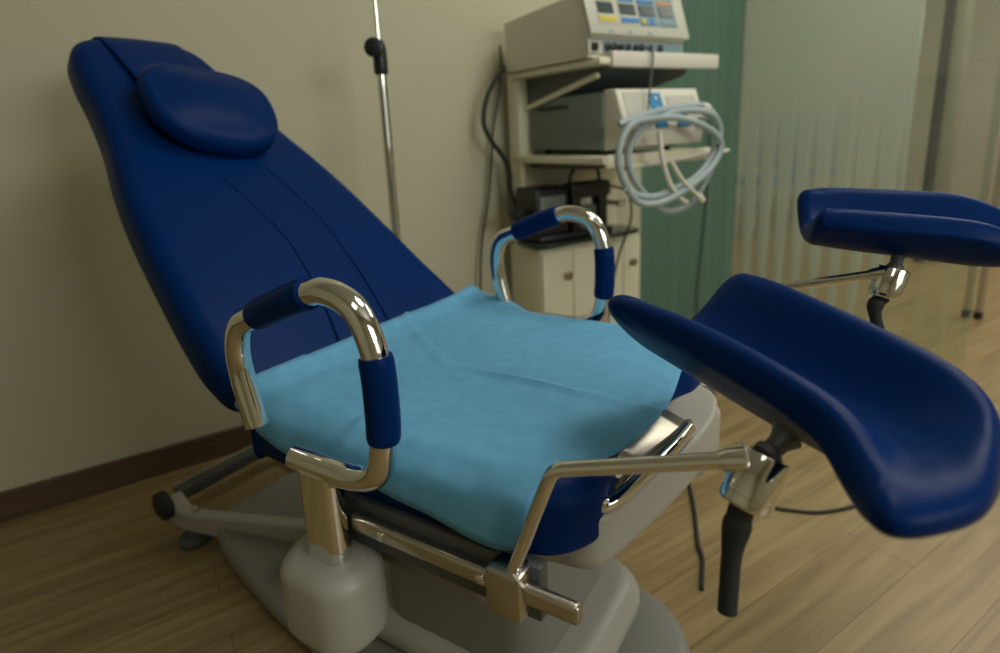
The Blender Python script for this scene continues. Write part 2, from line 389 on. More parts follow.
# backrest: tapering pad on the reclined plane
PH = radians(43.5); BO = Vector((-0.30, 0, 0.53)); BD = Vector((-cos(PH), 0, sin(PH))); BN = Vector((sin(PH), 0, cos(PH)))
bf = lambda y, v, h: BO+BD*v+BN*h+Vector((0, y, 0))
prof = [(0.250, 0.030), (0.272, 0.085), (0.270, 0.16), (0.258, 0.26), (0.240, 0.38), (0.218, 0.48), (0.188, 0.58), (0.166, 0.68), (0.152, 0.77), (0.132, 0.838), (0.092, 0.870)]
bo = [(0.286, 0.004), (0.285, 0.070)]+prof[2:]+[(0.0, 0.882)]+[(-y, v) for y, v in reversed(prof)]+[(-0.15, 0.012), (0, 0.012), (0.15, 0.012)]
back = link('backrest', cushion(loop2(bo, 6), -0.078, 0.0, 0.030, bf, 0.004, 0.025), M['blue'], CH)
link('backrest_panel', cushion(loop2([(y*0.86, 0.02+v*0.94) for y, v in bo], 4), -0.095, -0.072, 0.010, bf), M['darkgrey'], back)
def seam(pts, r=0.0013): return tube(smooth_path([bf(y, v, h) for y, v, h in pts], 8), r, 6)
for pts in ([(0.055, 0.47, 0.0036), (0.085, 0.33, 0.0036), (0.078, 0.18, 0.0034), (0.055, 0.05, 0.0030)],
            [(-0.050, 0.45, 0.0038), (-0.020, 0.30, 0.0038), (-0.035, 0.17, 0.0035), (-0.070, 0.05, 0.0030)]
            ):
    link('seam', seam(pts), M['seam'], back)
# head pillow with its strap over the top edge
def pf(y, v, h):
    a = radians(-12); y0, v0 = 0.004, 0.600
    yy, vv = y*cos(a)-v*sin(a), y*sin(a)+v*cos(a)
    return bf(y0+yy, v0+vv, 0.012+h+0.10*vv+0.9*yy*yy)
po = [(0.128*math.copysign(abs(cos(a))**0.80, cos(a)), 0.105*math.copysign(abs(sin(a))**0.80, sin(a))) for a in [2*pi*k/64 for k in range(64)]]
pil = link('head_pillow', cushion(po, 0.0, 0.046, 0.020, pf, 0.020, 0.016), M['blue'], CH)
bm = bmesh.new(); rows = []
sp_ = [(0.66, 0.016), (0.74, 0.010), (0.81, 0.007), (0.85, 0.004), (0.874, -0.006), (0.890, -0.024), (0.894, -0.06), (0.885, -0.10)]
for v, h in sp_:
    rows.append([bm.verts.new(bf(y, v-(0.006*abs(y/0.1)**2), h)) for y in [-0.075+0.165*k/8 for k in range(9)]])
for a, b in zip(rows, rows[1:]):
    for k in range(8): bm.faces.new((a[k], a[k+1], b[k+1], b[k]))
st = link('pillow_strap', bm, M['blue'], pil); md = st.modifiers.new('thick', 'SOLIDIFY'); md.thickness = 0.006; md.offset = 0
md = st.modifiers.new('sub', 'SUBSURF'); md.levels = 2; md.render_levels = 2

# armrests
AY = 0.31
arm_pts = [(-0.236, 0.545), (-0.250, 0.608), (-0.251, 0.650), (-0.238, 0.680), (-0.210, 0.696), (-0.110, 0.735), (-0.070, 0.742), (-0.031, 0.727), (-0.010, 0.685), (-0.006, 0.630), (-0.010, 0.575), (-0.024, 0.536), (-0.060, 0.519), (-0.110, 0.517), (-0.166, 0.517)]
def armrest(s):
    P = smooth_path([(x, s*AY, z) for x, z in arm_pts], 8)
    a = link('armrest', tube(P, 0.0155, 20), M['chrome'], CH)
    g1 = P[33:42]; g2 = P[65:80]
    link('grip_sleeve', tube(g1, [0.0185]+[0.0195]*(len(g1)-2)+[0.0185], 20), M['blue'], a)
    link('grip_sleeve', tube(g2, [0.0180]+[0.0192]*(len(g2)-2)+[0.0180], 20), M['blue'], a)
    link('armrest_post', prism(rrect(-0.153, -0.093, s*AY-0.017, s*AY+0.017, 0.015), 0.365, 0.512), M['chrome'], a)
    link('tube_bracket', box((-0.130, s*AY-0.012, 0.500), (-0.086, s*AY+0.012, 0.520), 0.005, 2), M['chrome'], a)
    link('post_socket', cushion(rrect(-0.190, -0.058, s*AY-0.052, s*AY+0.052, 0.045), 0.28, 0.392, 0.022, XYZ), M['shell'], a)
for s in (-1, 1): armrest(s)

# side rails under the seat
for s in (-1, 1):
    fr = link('side_frame', box((-0.135, min(s*0.262, s*0.280), 0.395), (0.165, max(s*0.262, s*0.280), 0.462), 0.003, 2), M['darkgrey'], CH)
    link('accessory_rail', box((-0.098, min(s*0.282, s*0.296), 0.424), (0.215, max(s*0.282, s*0.296), 0.448), 0.006, 3), M['steel'], fr)
    for x in (-0.045, 0.10): link('rail_screw', lathe((x, s*0.295, 0.436), (x, s*0.300, 0.436), [(0, 0.006), (0.6, 0.006), (1, 0.003)], 14), M['chrome'], fr)
# underseat housing, drip basin and front apron
link('seat_housing', cushion(rrect(-0.28, 0.09, -0.24, 0.24, 0.05), 0.32, 0.452, 0.010, XYZ, 0, 0.03), M['greyshell'], CH)
ao = loop2([(0.08, -0.215), (0.155, -0.222), (0.200, -0.205), (0.218, -0.15), (0.236, -0.06), (0.250, 0.03), (0.252, 0.10), (0.240, 0.160), (0.210, 0.195), (0.15, 0.222), (0.08, 0.215), (0.075, 0)], 6)
ap = link('front_apron', cushion(ao, 0.408, 0.487, 0.006, XYZ, 0, 0.030), M['shell'], CH)
link('apron_rim', tube(smooth_path([(0.166, -0.205, 0.490), (0.203, -0.186, 0.496), (0.219, -0.12, 0.499), (0.232, -0.04, 0.499), (0.236, 0.02, 0.497)], 8), 0.0085, 12), M['chrome'], ap)
bm = bmesh.new(); rows = []
for i in range(9):
    y = -0.16+0.21*i/8; e = 0.199+0.035*sm(y, -0.16, 0.06)
    rows.append([bm.verts.new((x, y, z)) for x, z in ((0.165, 0.512), (0.183, 0.508), (e-0.012, 0.493), (e-0.004, 0.497), (e, 0.490))])
for a, b in zip(rows, rows[1:]):
    for k in range(4): bm.faces.new((a[k], a[k+1], b[k+1], b[k]))
ba = link('drip_basin', bm, M['steel'], CH); md = ba.modifiers.new('thick', 'SOLIDIFY'); md.thickness = 0.003
link('apron_end_cap', cushion(rrect(0.18, 0.246, 0.080, 0.196, 0.03), 0.37, 0.462, 0.010, XYZ, 0, 0.03), M['shell'], ap)
# lifting column and base
link('lift_column', cushion(rrect(-0.23, 0.07, -0.14, 0.14, 0.05), 0.05, 0.33, 0.01, XYZ), M['greyshell'], CH)
b0 = link('base_cover', cushion(loop2([(-0.80, -0.09), (-0.55, -0.17), (-0.25, -0.21), (0.10, -0.20), (0.22, -0.12), (0.24, 0), (0.22, 0.12), (0.10, 0.20), (-0.25, 0.21), (-0.55, 0.20), (-0.80, 0.17), (-0.83, 0.04)], 6), 0.012, 0.060, 0.02, XYZ, 0.01), M['greyshell'], CH)
link('column_foot', cushion(rrect(-0.52, 0.14, -0.16, 0.18, 0.08), 0.055, 0.13, 0.04, XYZ), M['shell'], b0)
# rear arm with axle and transport wheel
def legf(x, y, z): return Vector((x, y, z))
for y0, y1 in ((-0.105, -0.02), (0.235, 0.15)):
    bm = bmesh.new(); top = [(-0.955, 0.070), (-0.940, 0.098), (-0.925, 0.104), (-0.912, 0.092), (-0.895, 0.078), (-0.86, 0.072), (-0.78, 0.081), (-0.62, 0.100), (-0.50, 0.114)]
    bot = [(-0.955, 0.052), (-0.935, 0.038), (-0.925, 0.032), (-0.912, 0.030), (-0.895, 0.028), (-0.86, 0.026), (-0.78, 0.028), (-0.62, 0.040), (-0.50, 0.050)]
    rings = []
    for (x, zt), (_, zb) in zip(top, bot):
        yc = y0+(y1-y0)*max(0, (x+0.90))/0.40; w = 0.017
        rings.append([bm.verts.new(p) for p in ((x, yc-w, zb+0.004), (x, yc-w, zt-0.004), (x, yc-w+0.004, zt), (x, yc+w-0.004, zt), (x, yc+w, zt-0.004), (x, yc+w, zb+0.004), (x, yc+w-0.004, zb), (x, yc-w+0.004, zb))])
    for a, b in zip(rings, rings[1:]):
        for k in range(8): bm.faces.new((a[k], a[(k+1) % 8], b[(k+1) % 8], b[k]))
    bm.faces.new(rings[0]); bm.faces.new(rings[-1][::-1])
    ra = link('rear_arm', bm, M['shell'], CH)
    s = -1 if y0 < 0 else 1
    link('transport_wheel', lathe((-0.938, y0-0.012*s*-1, 0.083), (-0.938, y0+0.036*s, 0.083), [(0, 0.026), (0.12, 0.034), (0.85, 0.034), (0.95, 0.029), (1, 0.012)]), M['rubber'], ra)
    for x in (-0.86, -0.70):
        yc = y0+(y1-y0)*max(0, (x+0.90))/0.40
        link('arm_screw', lathe((x, yc, 0.070), (x, yc, 0.088), [(0, 0.007), (0.7, 0.007), (1, 0.004)], 14), M['steel'], ra)
    link('levelling_foot', lathe((-0.865, y0-0.004, 0), (-0.865, y0-0.004, 0.030), [(0, 0.036), (0.4, 0.036), (0.55, 0.030), (0.65, 0.012), (1, 0.010)]), M['darkgrey'], ra)
ax = link('axle_bar', box((-0.965, -0.09, 0.070), (-0.930, 0.225, 0.102), 0.006, 2), M['darkgrey'], CH)
link('axle_trim', box((-0.9625, -0.085, 0.101), (-0.956, 0.22, 0.106), 0.002, 2), M['steel'], ax)

# leg rests: trough shaped shell, ball joint, clamp, bent rod, lever handle
def leg_shell(net, tip):
    # trough lofted through stations (one rim, other rim, floor height), rounded at both ends
    bm = bmesh.new(); na, nb = 44, 34; n = len(net)-1; T = 0.036
    def at(t):
        f = max(0, min(n-1e-6, t*n)); k = int(f); u = f-k
        out = []
        for c in range(7):
            g = lambda q: (list(net[q][0])+list(net[q][1])+[net[q][2]])[c]
            p1, p2 = g(k), g(k+1); p0 = g(k-1) if k else 2*p1-p2; p3 = g(k+2) if k+2 <= n else 2*p2-p1
            out.append(0.5*((2*p1)+(p2-p0)*u+(2*p0-5*p1+4*p2-p3)*u*u+(3*p1-p0-3*p2+p3)*u**3))
        return Vector(out[:3]), Vector(out[3:6]), out[6]
    grid = []
    for i in range(na+1):
        row = []
        for j in range(nb+1):
            a = sin(pi/2*(-1+2*i/na)); b = sin(pi/2*(-1+2*j/nb)); m = max(abs(a), abs(b)); e = 8 if a < 0 else 4.5; a0, b0 = a, b
            if m > 1e-9:
                k = (abs(a)**e+abs(b)**e)**(1/e); a, b = a*m/k, b*m/k
            Nn, Ff, fl = at((a+1)/2)
            lat = b*(1.22-0.22*b*b); p = (Nn+Ff)/2+(Ff-Nn)/2*lat
            rim = Nn.z if b < 0 else Ff.z
            p.z = fl+(rim-fl)*sm(abs(b), 0.10, 1.06)
            q = sm((a+1)/2, 0.80, 1.0)*(1-b*b); p += Vector(tip)*q
            row.append((p, min(1.0, (1-abs(a0))/(0.10 if a0 < 0 else 0.24), (1-abs(b0))/0.20)))
        grid.append(row)
    # padded body: the mid surface grown both ways, thinning to a round edge
    top, bot = [], []
    for i in range(na+1):
        rt, rb = [], []
        for j in range(nb+1):
            p, d = grid[i][j]
            dx = grid[min(i+1, na)][j][0]-grid[max(i-1, 0)][j][0]; dy = grid[i][min(j+1, nb)][0]-grid[i][max(j-1, 0)][0]
            nn = dx.cross(dy)
            nn = nn.normalized() if nn.length > 1e-12 else Vector((0, 0, 1))
            if nn.z < -0.2: nn = -nn
            h = T/2*math.sqrt(max(0, 1-(1-d)**2))
            if i in (0, na) or j in (0, nb): v = bm.verts.new(p); rt.append(v); rb.append(v)
            else: rt.append(bm.verts.new(p+nn*h)); rb.append(bm.verts.new(p-nn*h))
        top.append(rt); bot.append(rb)
    for a, b in zip(top, top[1:]):
        for j in range(nb): bm.faces.new((a[j], a[j+1], b[j+1], b[j]))
    for a, b in zip(bot, bot[1:]):
        for j in range(nb): bm.faces.new((b[j], b[j+1], a[j+1], a[j]))
    return bm
def leg_rest(net, tip, cr, c0, c1, rod, lever, ball_top):
    sh = link('leg_rest', leg_shell(net, tip), M['blue'], CH)
    for p in sh.data.polygons: p.use_smooth = True
    sh.data.set_sharp_from_angle(angle=radians(120))
    md = sh.modifiers.new('sub', 'SUBSURF'); md.levels = 1; md.render_levels = 1
    c0, c1 = Vector(c0), Vector(c1)
    link('clamp', lathe(c0, c1, [(t, cr*k) for t, k in ((0, 0.92), (0.03, 0.98), (0.06, 1), (0.20, 1), (0.21, 0.965), (0.225, 0.965), (0.235, 1), (0.97, 1), (1, 0.96), (1.0, 0.66), (0.97, 0.62))], 40), M['chrome'], sh)
    link('ball_joint', lathe(c1-(c1-c0)*0.05, Vector(ball_top), [(0, 0.012), (0.2, 0.012), (0.35, 0.0085), (0.65, 0.009), (1, 0.014)], 20), M['darkgrey'], sh)
    link('support_rod', tube(fillet(rod, 0.022, 8), 0.0075, 16), M['chrome'], sh)
    end = Vector(rod[-1]); pre = Vector(rod[-2]); d = (end-pre).normalized()
    link('rod_socket', lathe(end-d*0.010, end+d*0.012, [(0, 0.0080), (0.3, 0.0098), (1, 0.0105)], 20), M['chrome'], sh)
    P = smooth_path(lever, 6); n = len(P)
    link('clamp_handle', tube(P, [0.0105 if k < n*0.25 else 0.0118-0.0035*sm(k/n, 0.3, 0.7) for k in range(n)], 14), M['rubber'], sh)
    s = -1 if rod[0][1] < 0 else 1
    link('rail_clamp', box((rod[0][0]-0.022, min(s*0.268, s*0.305), 0.405), (rod[0][0]+0.022, max(s*0.268, s*0.305), 0.462), 0.006, 2), M['steel'], sh)
leg_rest([((0.1450, -0.0900, 0.711), (0.2780, 0.0790, 0.716), 0.642), ((0.2770, -0.1700, 0.703), (0.3765, -0.0101, 0.703), 0.630), ((0.3536, -0.2198, 0.693), (0.4477, -0.0674, 0.691), 0.625),
          ((0.4044, -0.2556, 0.678), (0.5019, -0.1191, 0.678), 0.629), ((0.4278, -0.2997, 0.658), (0.5238, -0.1767, 0.661), 0.641), ((0.4372, -0.3466, 0.650), (0.5137, -0.2698, 0.652), 0.653)], (0.004, -0.012, 0.0),
         0.0218, (0.353, -0.263, 0.589), (0.3655, -0.243, 0.630),
         [(0.132, -0.292, 0.440), (0.188, -0.290, 0.590), (0.342, -0.260, 0.627)],
         [(0.353, -0.264, 0.591), (0.350, -0.270, 0.572), (0.348, -0.274, 0.547), (0.348, -0.280, 0.495)], (0.378, -0.222, 0.640))
leg_rest([((0.352, 0.250, 0.7641), (0.303, 0.400, 0.7822), 0.724), ((0.4059, 0.262, 0.7575), (0.3754, 0.405, 0.7804), 0.715), ((0.4607, 0.274, 0.7531), (0.4544, 0.410, 0.7775), 0.708),
          ((0.5075, 0.286, 0.7489), (0.5195, 0.415, 0.7735), 0.701), ((0.5532, 0.298, 0.7421), (0.5754, 0.420, 0.7530), 0.696), ((0.598, 0.310, 0.7270), (0.6158, 0.410, 0.722), 0.700)], (0.014, 0.002, 0.0),
         0.0228, (0.446, 0.300, 0.632), (0.456, 0.312, 0.675),
         [(0.150, 0.292, 0.440), (0.212, 0.292, 0.612), (0.434, 0.300, 0.668)],
         [(0.446, 0.300, 0.634), (0.437, 0.294, 0.622), (0.438, 0.292, 0.605), (0.447, 0.292, 0.575)], (0.460, 0.322, 0.700))

# ------------------------------------------------------------------ disposable sheet on the seat
def sheet_z(x):
    seat_z = 0.5445
    bz = 0.53+(-0.30-x)*math.tan(PH)+0.006
    k = 0.02; m = max(seat_z, bz); d = abs(seat_z-bz)
    return m+0.25*k*max(0, 1-d/(2*k))**2*2
bm = bmesh.new(); rows = []
NXs, NYs = 60, 72
for i in range(NXs+1):
    a = i/NXs; row = []
    for j in range(NYs+1):
        b = j/NYs
        x0 = -0.327; x1 = 0.192
        smin, smax = -0.312-0.016*sm(a, 0.55, 1.0)+0.022*sm(a, 0.22, 0.0), 0.288+0.034*(1-sm(a, 0.12, 0.42))
        s = smin+(smax-smin)*b
        xf = x1+0.026*math.exp(-((s+0.04)/0.14)**2)-0.040*sm(s, -0.15, -0.25)
        x = x0+(xf-x0)*a
        smin_adj = 0.006*sin(x*19+0.7)-0.004*sin(x*43)
        zt = sheet_z(x); R = 0.041; ye = 0.235
        if s < -ye:
            t = -s-ye; arc = R*pi/2
            if t < arc: y = -ye-R*sin(t/R); z = zt-R*(1-cos(t/R))
            else: y = -ye-R-0.002-0.02*(t-arc); z = zt-R-(t-arc)*(1+0.25*smin_adj/0.006)
            # hugging the reclined part only near the back
        elif s > ye:
            t = s-ye; f = 0.62*sm(a, 0.10, 0.36); ang = t/R*f
            y = ye+t*(1-0.35*f); z = zt-f*R*(1-cos(min(ang, pi/2)))+(1-f)*0.05*t
        else: y, z = s, zt
        # fold lines pressed into the sheet
        c1 = -0.035-0.03*x
        z += 0.0065*math.exp(-((y-c1)/0.005)**2)*sm(x, -0.16, -0.05)-0.0020*math.exp(-((y-c1-0.012)/0.008)**2)*sm(x, -0.16, -0.05)
        dl = abs((y-0.083)*0.82+(x+0.31)*0.57); z += 0.0045*math.exp(-(dl/0.005)**2)*(1 if -0.05 < y < 0.14 and x < -0.12 else 0)
        dl2 = abs((x+0.115)-0.15*(y+0.26)); z += 0.004*math.exp(-(dl2/0.008)**2)*sm(y, -0.16, -0.21)
        nv = Vector((x*5, y*5, 0.3)); z += 0.0035*(noise.noise(nv)+0.15)+0.0010*noise.noise(nv*4)
        if s < -ye-0.03: y += 0.006*noise.noise(Vector((x*9, z*6, 3)))-0.002
        y += -0.004 if s < -ye-0.03 else 0
        z += 0.001+0.005*(1-sm(x, -0.27, -0.20))*(1 if s < -0.15 else 0.4)
        row.append(bm.verts.new((x, y, z)))
    rows.append(row)
for a, b in zip(rows, rows[1:]):
    for k in range(NYs): bm.faces.new((a[k], a[k+1], b[k+1], b[k]))
sh = link('disposable_sheet', bm, M['paper'], origin=(0, 0, 0.54)); md = sh.modifiers.new('thick', 'SOLIDIFY'); md.thickness = 0.0012; md.offset = 1
tag(sh, 'light blue disposable paper sheet spread over the seat of the blue chair', 'sheet')

# ------------------------------------------------------------------ drip stand behind the chair
PX, PN = 0.152, -0.85
IV = thing('drip_stand', 'slim chrome drip stand with a black clamp knob against the cream wall', 'drip stand', W(PX, PN, 0))
link('lower_pole', tube([W(PX, PN, 0.10), W(PX, PN, 1.10)], 0.0125, 18), M['chrome'], IV)
link('upper_pole', tube([W(PX, PN, 1.06), W(PX, PN, 1.85)], 0.0055, 14), M['chrome'], IV)
cl = link('height_clamp', lathe(W(PX, PN, 1.060), W(PX, PN, 1.147), [(0, 0.016), (0.1, 0.0185), (0.75, 0.0185), (0.9, 0.015), (1, 0.009)], 20), M['black'], IV)
link('clamp_knob', lathe(W(PX-0.008, PN+0.012, 1.120), W(PX-0.036, PN+0.045, 1.122), [(0, 0.008), (0.35, 0.009), (0.4, 0.023), (0.9, 0.024), (1, 0.018)], 18), M['black'], cl)
link('pole_base', lathe(W(PX, PN, 0.06), W(PX, PN, 0.13), [(0, 0.03), (0.5, 0.03), (0.7, 0.02), (1, 0.016)], 20), M['black'], IV)
for k in range(5):
    a = 2*pi*k/5+0.3; e = W(PX+0.20*cos(a), PN+0.20*sin(a), 0.055)
    lg = link('base_leg', tube([W(PX, PN, 0.085), e+Vector((0, 0, 0.01))], 0.011, 12), M['chrome'], IV)
    link('castor', lathe(e+Vector((-0.01, 0, -0.030)), e+Vector((0.01, 0, -0.030)), [(0, 0.018), (0.2, 0.025), (0.8, 0.025), (1, 0.018)], 18), M['rubber'], lg)
for k in range(4):
    a = pi/2*k; d = Vector((cos(a), sin(a), 0)); p = W(PX, PN, 1.84)
    link('bag_hook', tube(smooth_path([p, p+d*0.05+Vector((0, 0, 0.01)), p+d*0.085+Vector((0, 0, 0.0)), p+d*0.095+Vector((0, 0, 0.035))], 6), 0.003, 8), M['chrome'], IV)

# ------------------------------------------------------------------ equipment trolley
TR = thing('equipment_trolley', 'cream shelf trolley with cabinet doors carrying instruments by the wall', 'trolley', W(0.92, -0.98, 0))
pn = link('back_panel', box((0.70, -1.085, 0.08), (1.15, -1.02, 1.075), 0.004, 2, wf), M['cream'], TR)
cb = link('cabinet', box((0.685, -1.085, 0.07), (1.150, -0.905, 0.505), 0.004, 2, wf), M['cream'], TR)
for u0, u1, k in ((0.688, 0.818, 0.788), (0.822, 1.058, None), (1.062, 1.147, 1.100)):
    d = link('cabinet_door', box((u0, -0.905, 0.085), (u1, -0.892, 0.495), 0.003, 2, wf), M['cream'], TR)
    kk = k if k else 0.94
    z = 0.405 if k else 0.20
    link('door_knob', lathe(W(kk, -0.892, z), W(kk, -0.870, z), [(0, 0.006), (0.4, 0.006), (0.5, 0.013), (0.85, 0.014), (1, 0.008)], 18), M['knob'], d)
for u, n in ((0.73, -1.05), (1.11, -1.05), (0.73, -0.94), (1.11, -0.94)):
    link('castor', lathe(W(u-0.012, n, 0.035), W(u+0.012, n, 0.035), [(0, 0.028), (0.15, 0.035), (0.85, 0.035), (1, 0.028)], 20), M['rubber'], TR)
link('smoked_tray', prism(rrect(0.64, 1.12, -1.02, -0.835, 0.07), 0.522, 0.535, wf, 0.003), M['trayglass'], TR)
ms = link('middle_shelf', box((0.690, -1.04, 0.795), (1.150, -0.594, 0.8185), 0.004, 2, wf), M['cream'], TR)
link('shelf_lip', box((0.700, -0.600, 0.785), (1.145, -0.588, 0.822), 0.003, 2, wf), M['cream'], ms)
link('hose_rail', tube([W(0.75, -0.572, 0.782), W(1.212, -0.572, 0.808)], 0.0065, 14), M['white'], ms)
link('shelf_bracket', box((0.74, -1.03, 0.775), (1.09, -0.72, 0.796), 0.004, 2, wf), M['darkgrey'], ms)
ts = link('top_shelf', box((0.685, -1.06, 1.068), (1.165, -0.60, 1.086), 0.004, 2, wf), M['cream'], TR)
link('front_bar', box((0.725, -0.612, 1.060), (1.173, -0.590, 1.103), 0.005, 2, wf), M['white'], ts)
bm = prism([(-1.03, 0.97), (-1.03, 1.068), (-0.64, 1.068), (-0.66, 1.045)], 0.735, 1.09, lambda n, z, u: W(u, n, z)); link('shelf_bracket', bm, M['darkgrey'], ts)
link('bracket_lip', prism([(-1.03, 0.962), (-1.03, 0.976), (-0.66, 1.052), (-0.655, 1.038)], 0.725, 0.737, lambda n, z, u: W(u, n, z)), M['cream'], ts)
link('wall_socket', box((1.025, -0.893, 0.618), (1.058, -0.878, 0.645), 0.003, 2, wf), M['white'], TR)
link('socket_mount', box((1.03, -1.03, 0.622), (1.053, -0.89, 0.640), 0.002, 1, wf), M['cream'], TR)
link('tray_post', tube([W(0.70, -1.01, 0.52), W(0.70, -1.01, 0.80)], 0.008, 10), M['cream'], TR)

# top instrument: deep beige case, sloped front with four display modules
I1 = thing('display_instrument', 'beige instrument with four small displays on top shelf of trolley', 'medical instrument', W(0.86, -0.83, 1.087))
def side_prof(pts, u0, u1, bev=0.003): return prism(pts, u0, u1, lambda n, z, u: W(u, n, z), bev)
link('case', side_prof([(-1.045, 1.089), (-0.635, 1.089), (-0.635, 1.138), (-0.622, 1.142), (-0.665, 1.262), (-1.045, 1.242)], 0.672, 1.050), M['beige'], I1)
# sloped panel frame: x along u, y up the slope, z outward
s0 = Vector((-0.617, 1.142)); s1 = Vector((-0.660, 1.268)); sd = (s1-s0).normalized(); sn = Vector((sd.y, -sd.x))
if sn.x < 0: sn = -sn
slf = lambda u, y, h: W(u, s0.x+sd.x*y+sn.x*h, s0.y+sd.y*y+sn.y*h)
fp = link('front_panel', box((0.668, 0.004, -0.006), (1.062, 0.137, 0.006), 0.003, 2, slf), M['ivory'], I1)
for k, (ua, ub, c1, c2) in enumerate(((0.708, 0.772, 'yellow', 'yellow'), (0.790, 0.858, 'bluelabel', 'bluelabel'), (0.868, 0.936, 'bluelabel', 'bluegrey'), (0.948, 1.014, 'orange', 'bluegrey'))):
    mo = link('display_module', box((ua-0.004, 0.034, 0.004), (ub+0.004, 0.128, 0.0075), 0.001, 1, slf), M['bluegrey'] if k > 1 else M['ivory'], I1)
    link('display', box((ua, 0.064, 0.006), (ub-0.006, 0.096, 0.010), 0.001, 1, slf), M['screen'], mo)
    link('upper_label', box((ua, 0.102, 0.006), (ub-0.006, 0.112, 0.0095), 0.0008, 1, slf), M[c1], mo)
    link('lower_label', box((ua, 0.040, 0.006), (ub, 0.055, 0.0095), 0.0008, 1, slf), M[c2], mo)
    if k == 2:
        link('yellow_label', box((ua, 0.040, 0.007), (ua+0.015, 0.055, 0.0105), 0.0008, 1, slf), M['yellow'], mo)
        link('blue_key', box((ua+0.032, 0.040, 0.007), (ua+0.050, 0.057, 0.0105), 0.0008, 1, slf), M['bluelabel'], mo)
for u in (0.735, 0.805, 0.885): link('key_dot', box((u, 0.010, 0.004), (u+0.018, 0.016, 0.0075), 0.0008, 1, slf), M['bluegrey'], I1)
lp = link('socket_panel', box((0.668, -0.637, 1.098), (1.048, -0.628, 1.136), 0.002, 1, wf), M['ivory'], I1)
link('power_switch', box((0.680, -0.632, 1.106), (0.702, -0.622, 1.126), 0.002, 1, wf), M['black'], I1)
lp2 = link('socket_strip', box((0.722, -0.631, 1.102), (1.038, -0.625, 1.133), 0.001, 1, wf), M['bluegrey'], I1)
for u, r in ((0.737, 0.012), (0.762, 0.013), (0.787, 0.011), (0.815, 0.012), (0.845, 0.011), (0.868, 0.012), (0.905, 0.010), (0.945, 0.012)):
    link('socket', lathe(W(u, -0.628, 1.1175), W(u, -0.619, 1.1175), [(0, r), (0.6, r), (1, r*0.6)], 16), M['black'], lp2)

# middle instrument
I2 = thing('suction_instrument', 'grey sided instrument with cream front and blue keys on the middle shelf', 'medical instrument', W(0.90, -0.78, 0.82))
link('case', box((0.735, -1.005, 0.835), (1.075, -0.645, 0.998), 0.006, 2, wf), M['gunmetal'], I2)
for u in (0.78, 1.04):
    for n in (-0.97, -0.68): link('case_foot', lathe(W(u, n, 0.8188), W(u, n, 0.838), [(0, 0.012), (0.5, 0.014), (1, 0.014)], 14), M['black'], I2)
link('vent_slot', box((0.731, -0.96, 0.960), (0.736, -0.80, 0.972), 0.001, 1, wf), M['black'], I2)
fb = link('front_bezel', side_prof([(-0.648, 0.832), (-0.575, 0.842), (-0.560, 0.90), (-0.600, 1.002), (-0.648, 1.004)], 0.742, 1.082, 0.005), M['beige'], I2)
q0 = Vector((-0.560, 0.90)); q1 = Vector((-0.600, 1.002)); qd = (q1-q0).normalized(); qn = Vector((qd.y, -qd.x))
if qn.x < 0: qn = -qn
qf = lambda u, y, h: W(u, q0.x+qd.x*y+qn.x*h, q0.y+qd.y*y+qn.y*h)
link('key_panel', box((0.765, -0.012, -0.002), (0.855, 0.100, 0.003), 0.001, 1, qf), M['ivory'], I2)
bk = link('blue_key_strip', box((0.862, -0.010, -0.002), (0.912, 0.096, 0.004), 0.001, 1, qf), M['cyanlabel'], I2)
for y in (0.012, 0.042, 0.074): link('key_lamp', box((0.882, y, 0.002), (0.892, y+0.010, 0.006), 0.001, 1, qf), M['white'], bk)
link('display_panel', box((0.935, 0.032, -0.002), (1.060, 0.088, 0.004), 0.001, 1, qf), M['ivory'], I2)
link('blue_stripe', box((0.935, 0.026, -0.001), (1.010, 0.036, 0.005), 0.001, 1, qf), M['cyanlabel'], I2)
link('blue_badge', box((0.955, -0.010, -0.001), (1.010, 0.012, 0.005), 0.001, 1, qf), M['cyanlabel'], I2)
link('dial', lathe(qf(1.052, 0.0, 0.0), qf(1.052, 0.0, 0.018), [(0, 0.018), (0.7, 0.017), (1, 0.013)], 20), M['ivory'], I2)

# black appliance on the smoked tray
I3 = thing('black_pump', 'black appliance with carrying arch standing on the smoked lower tray', 'appliance', W(0.80, -0.93, 0.536))
link('pump_body', box((0.655, -1.00, 0.5355), (0.80, -0.88, 0.715), 0.012, 3, wf), M['black'], I3)
link('body_recess', box((0.672, -0.884, 0.60), (0.778, -0.874, 0.688), 0.006, 2, wf), M['gunmetal'], I3)
link('pump_foot', box((0.66, -0.98, 0.5355), (0.98, -0.86, 0.56), 0.008, 2, wf), M['black'], I3)
for u in (0.825, 0.945): link('support_column', box((u-0.018, -0.92, 0.55), (u+0.018, -0.87, 0.715), 0.008, 2, wf), M['black'], I3)
link('cross_block', box((0.80, -0.925, 0.668), (0.975, -0.865, 0.722), 0.010, 2, wf), M['black'], I3)
link('column_web', box((0.845, -0.915, 0.555), (0.925, -0.885, 0.64), 0.006, 2, wf), M['gunmetal'], I3)
link('carry_arch', tube(smooth_path([W(0.815, -0.895, 0.71), W(0.815, -0.895, 0.745), W(0.845, -0.895, 0.772), W(0.905, -0.895, 0.774), W(0.940, -0.895, 0.752), W(0.945, -0.895, 0.71)], 8), 0.006, 10), M['black'], I3)
link('side_knob', lathe(W(0.645, -0.94, 0.632), W(0.600, -0.94, 0.632), [(0, 0.010), (0.4, 0.010), (0.45, 0.022), (0.9, 0.022), (1, 0.016)], 20), M['black'], I3)
link('knob_shaft', tube([W(0.66, -0.94, 0.632), W(0.640, -0.94, 0.632)], 0.009, 10), M['black'], I3)

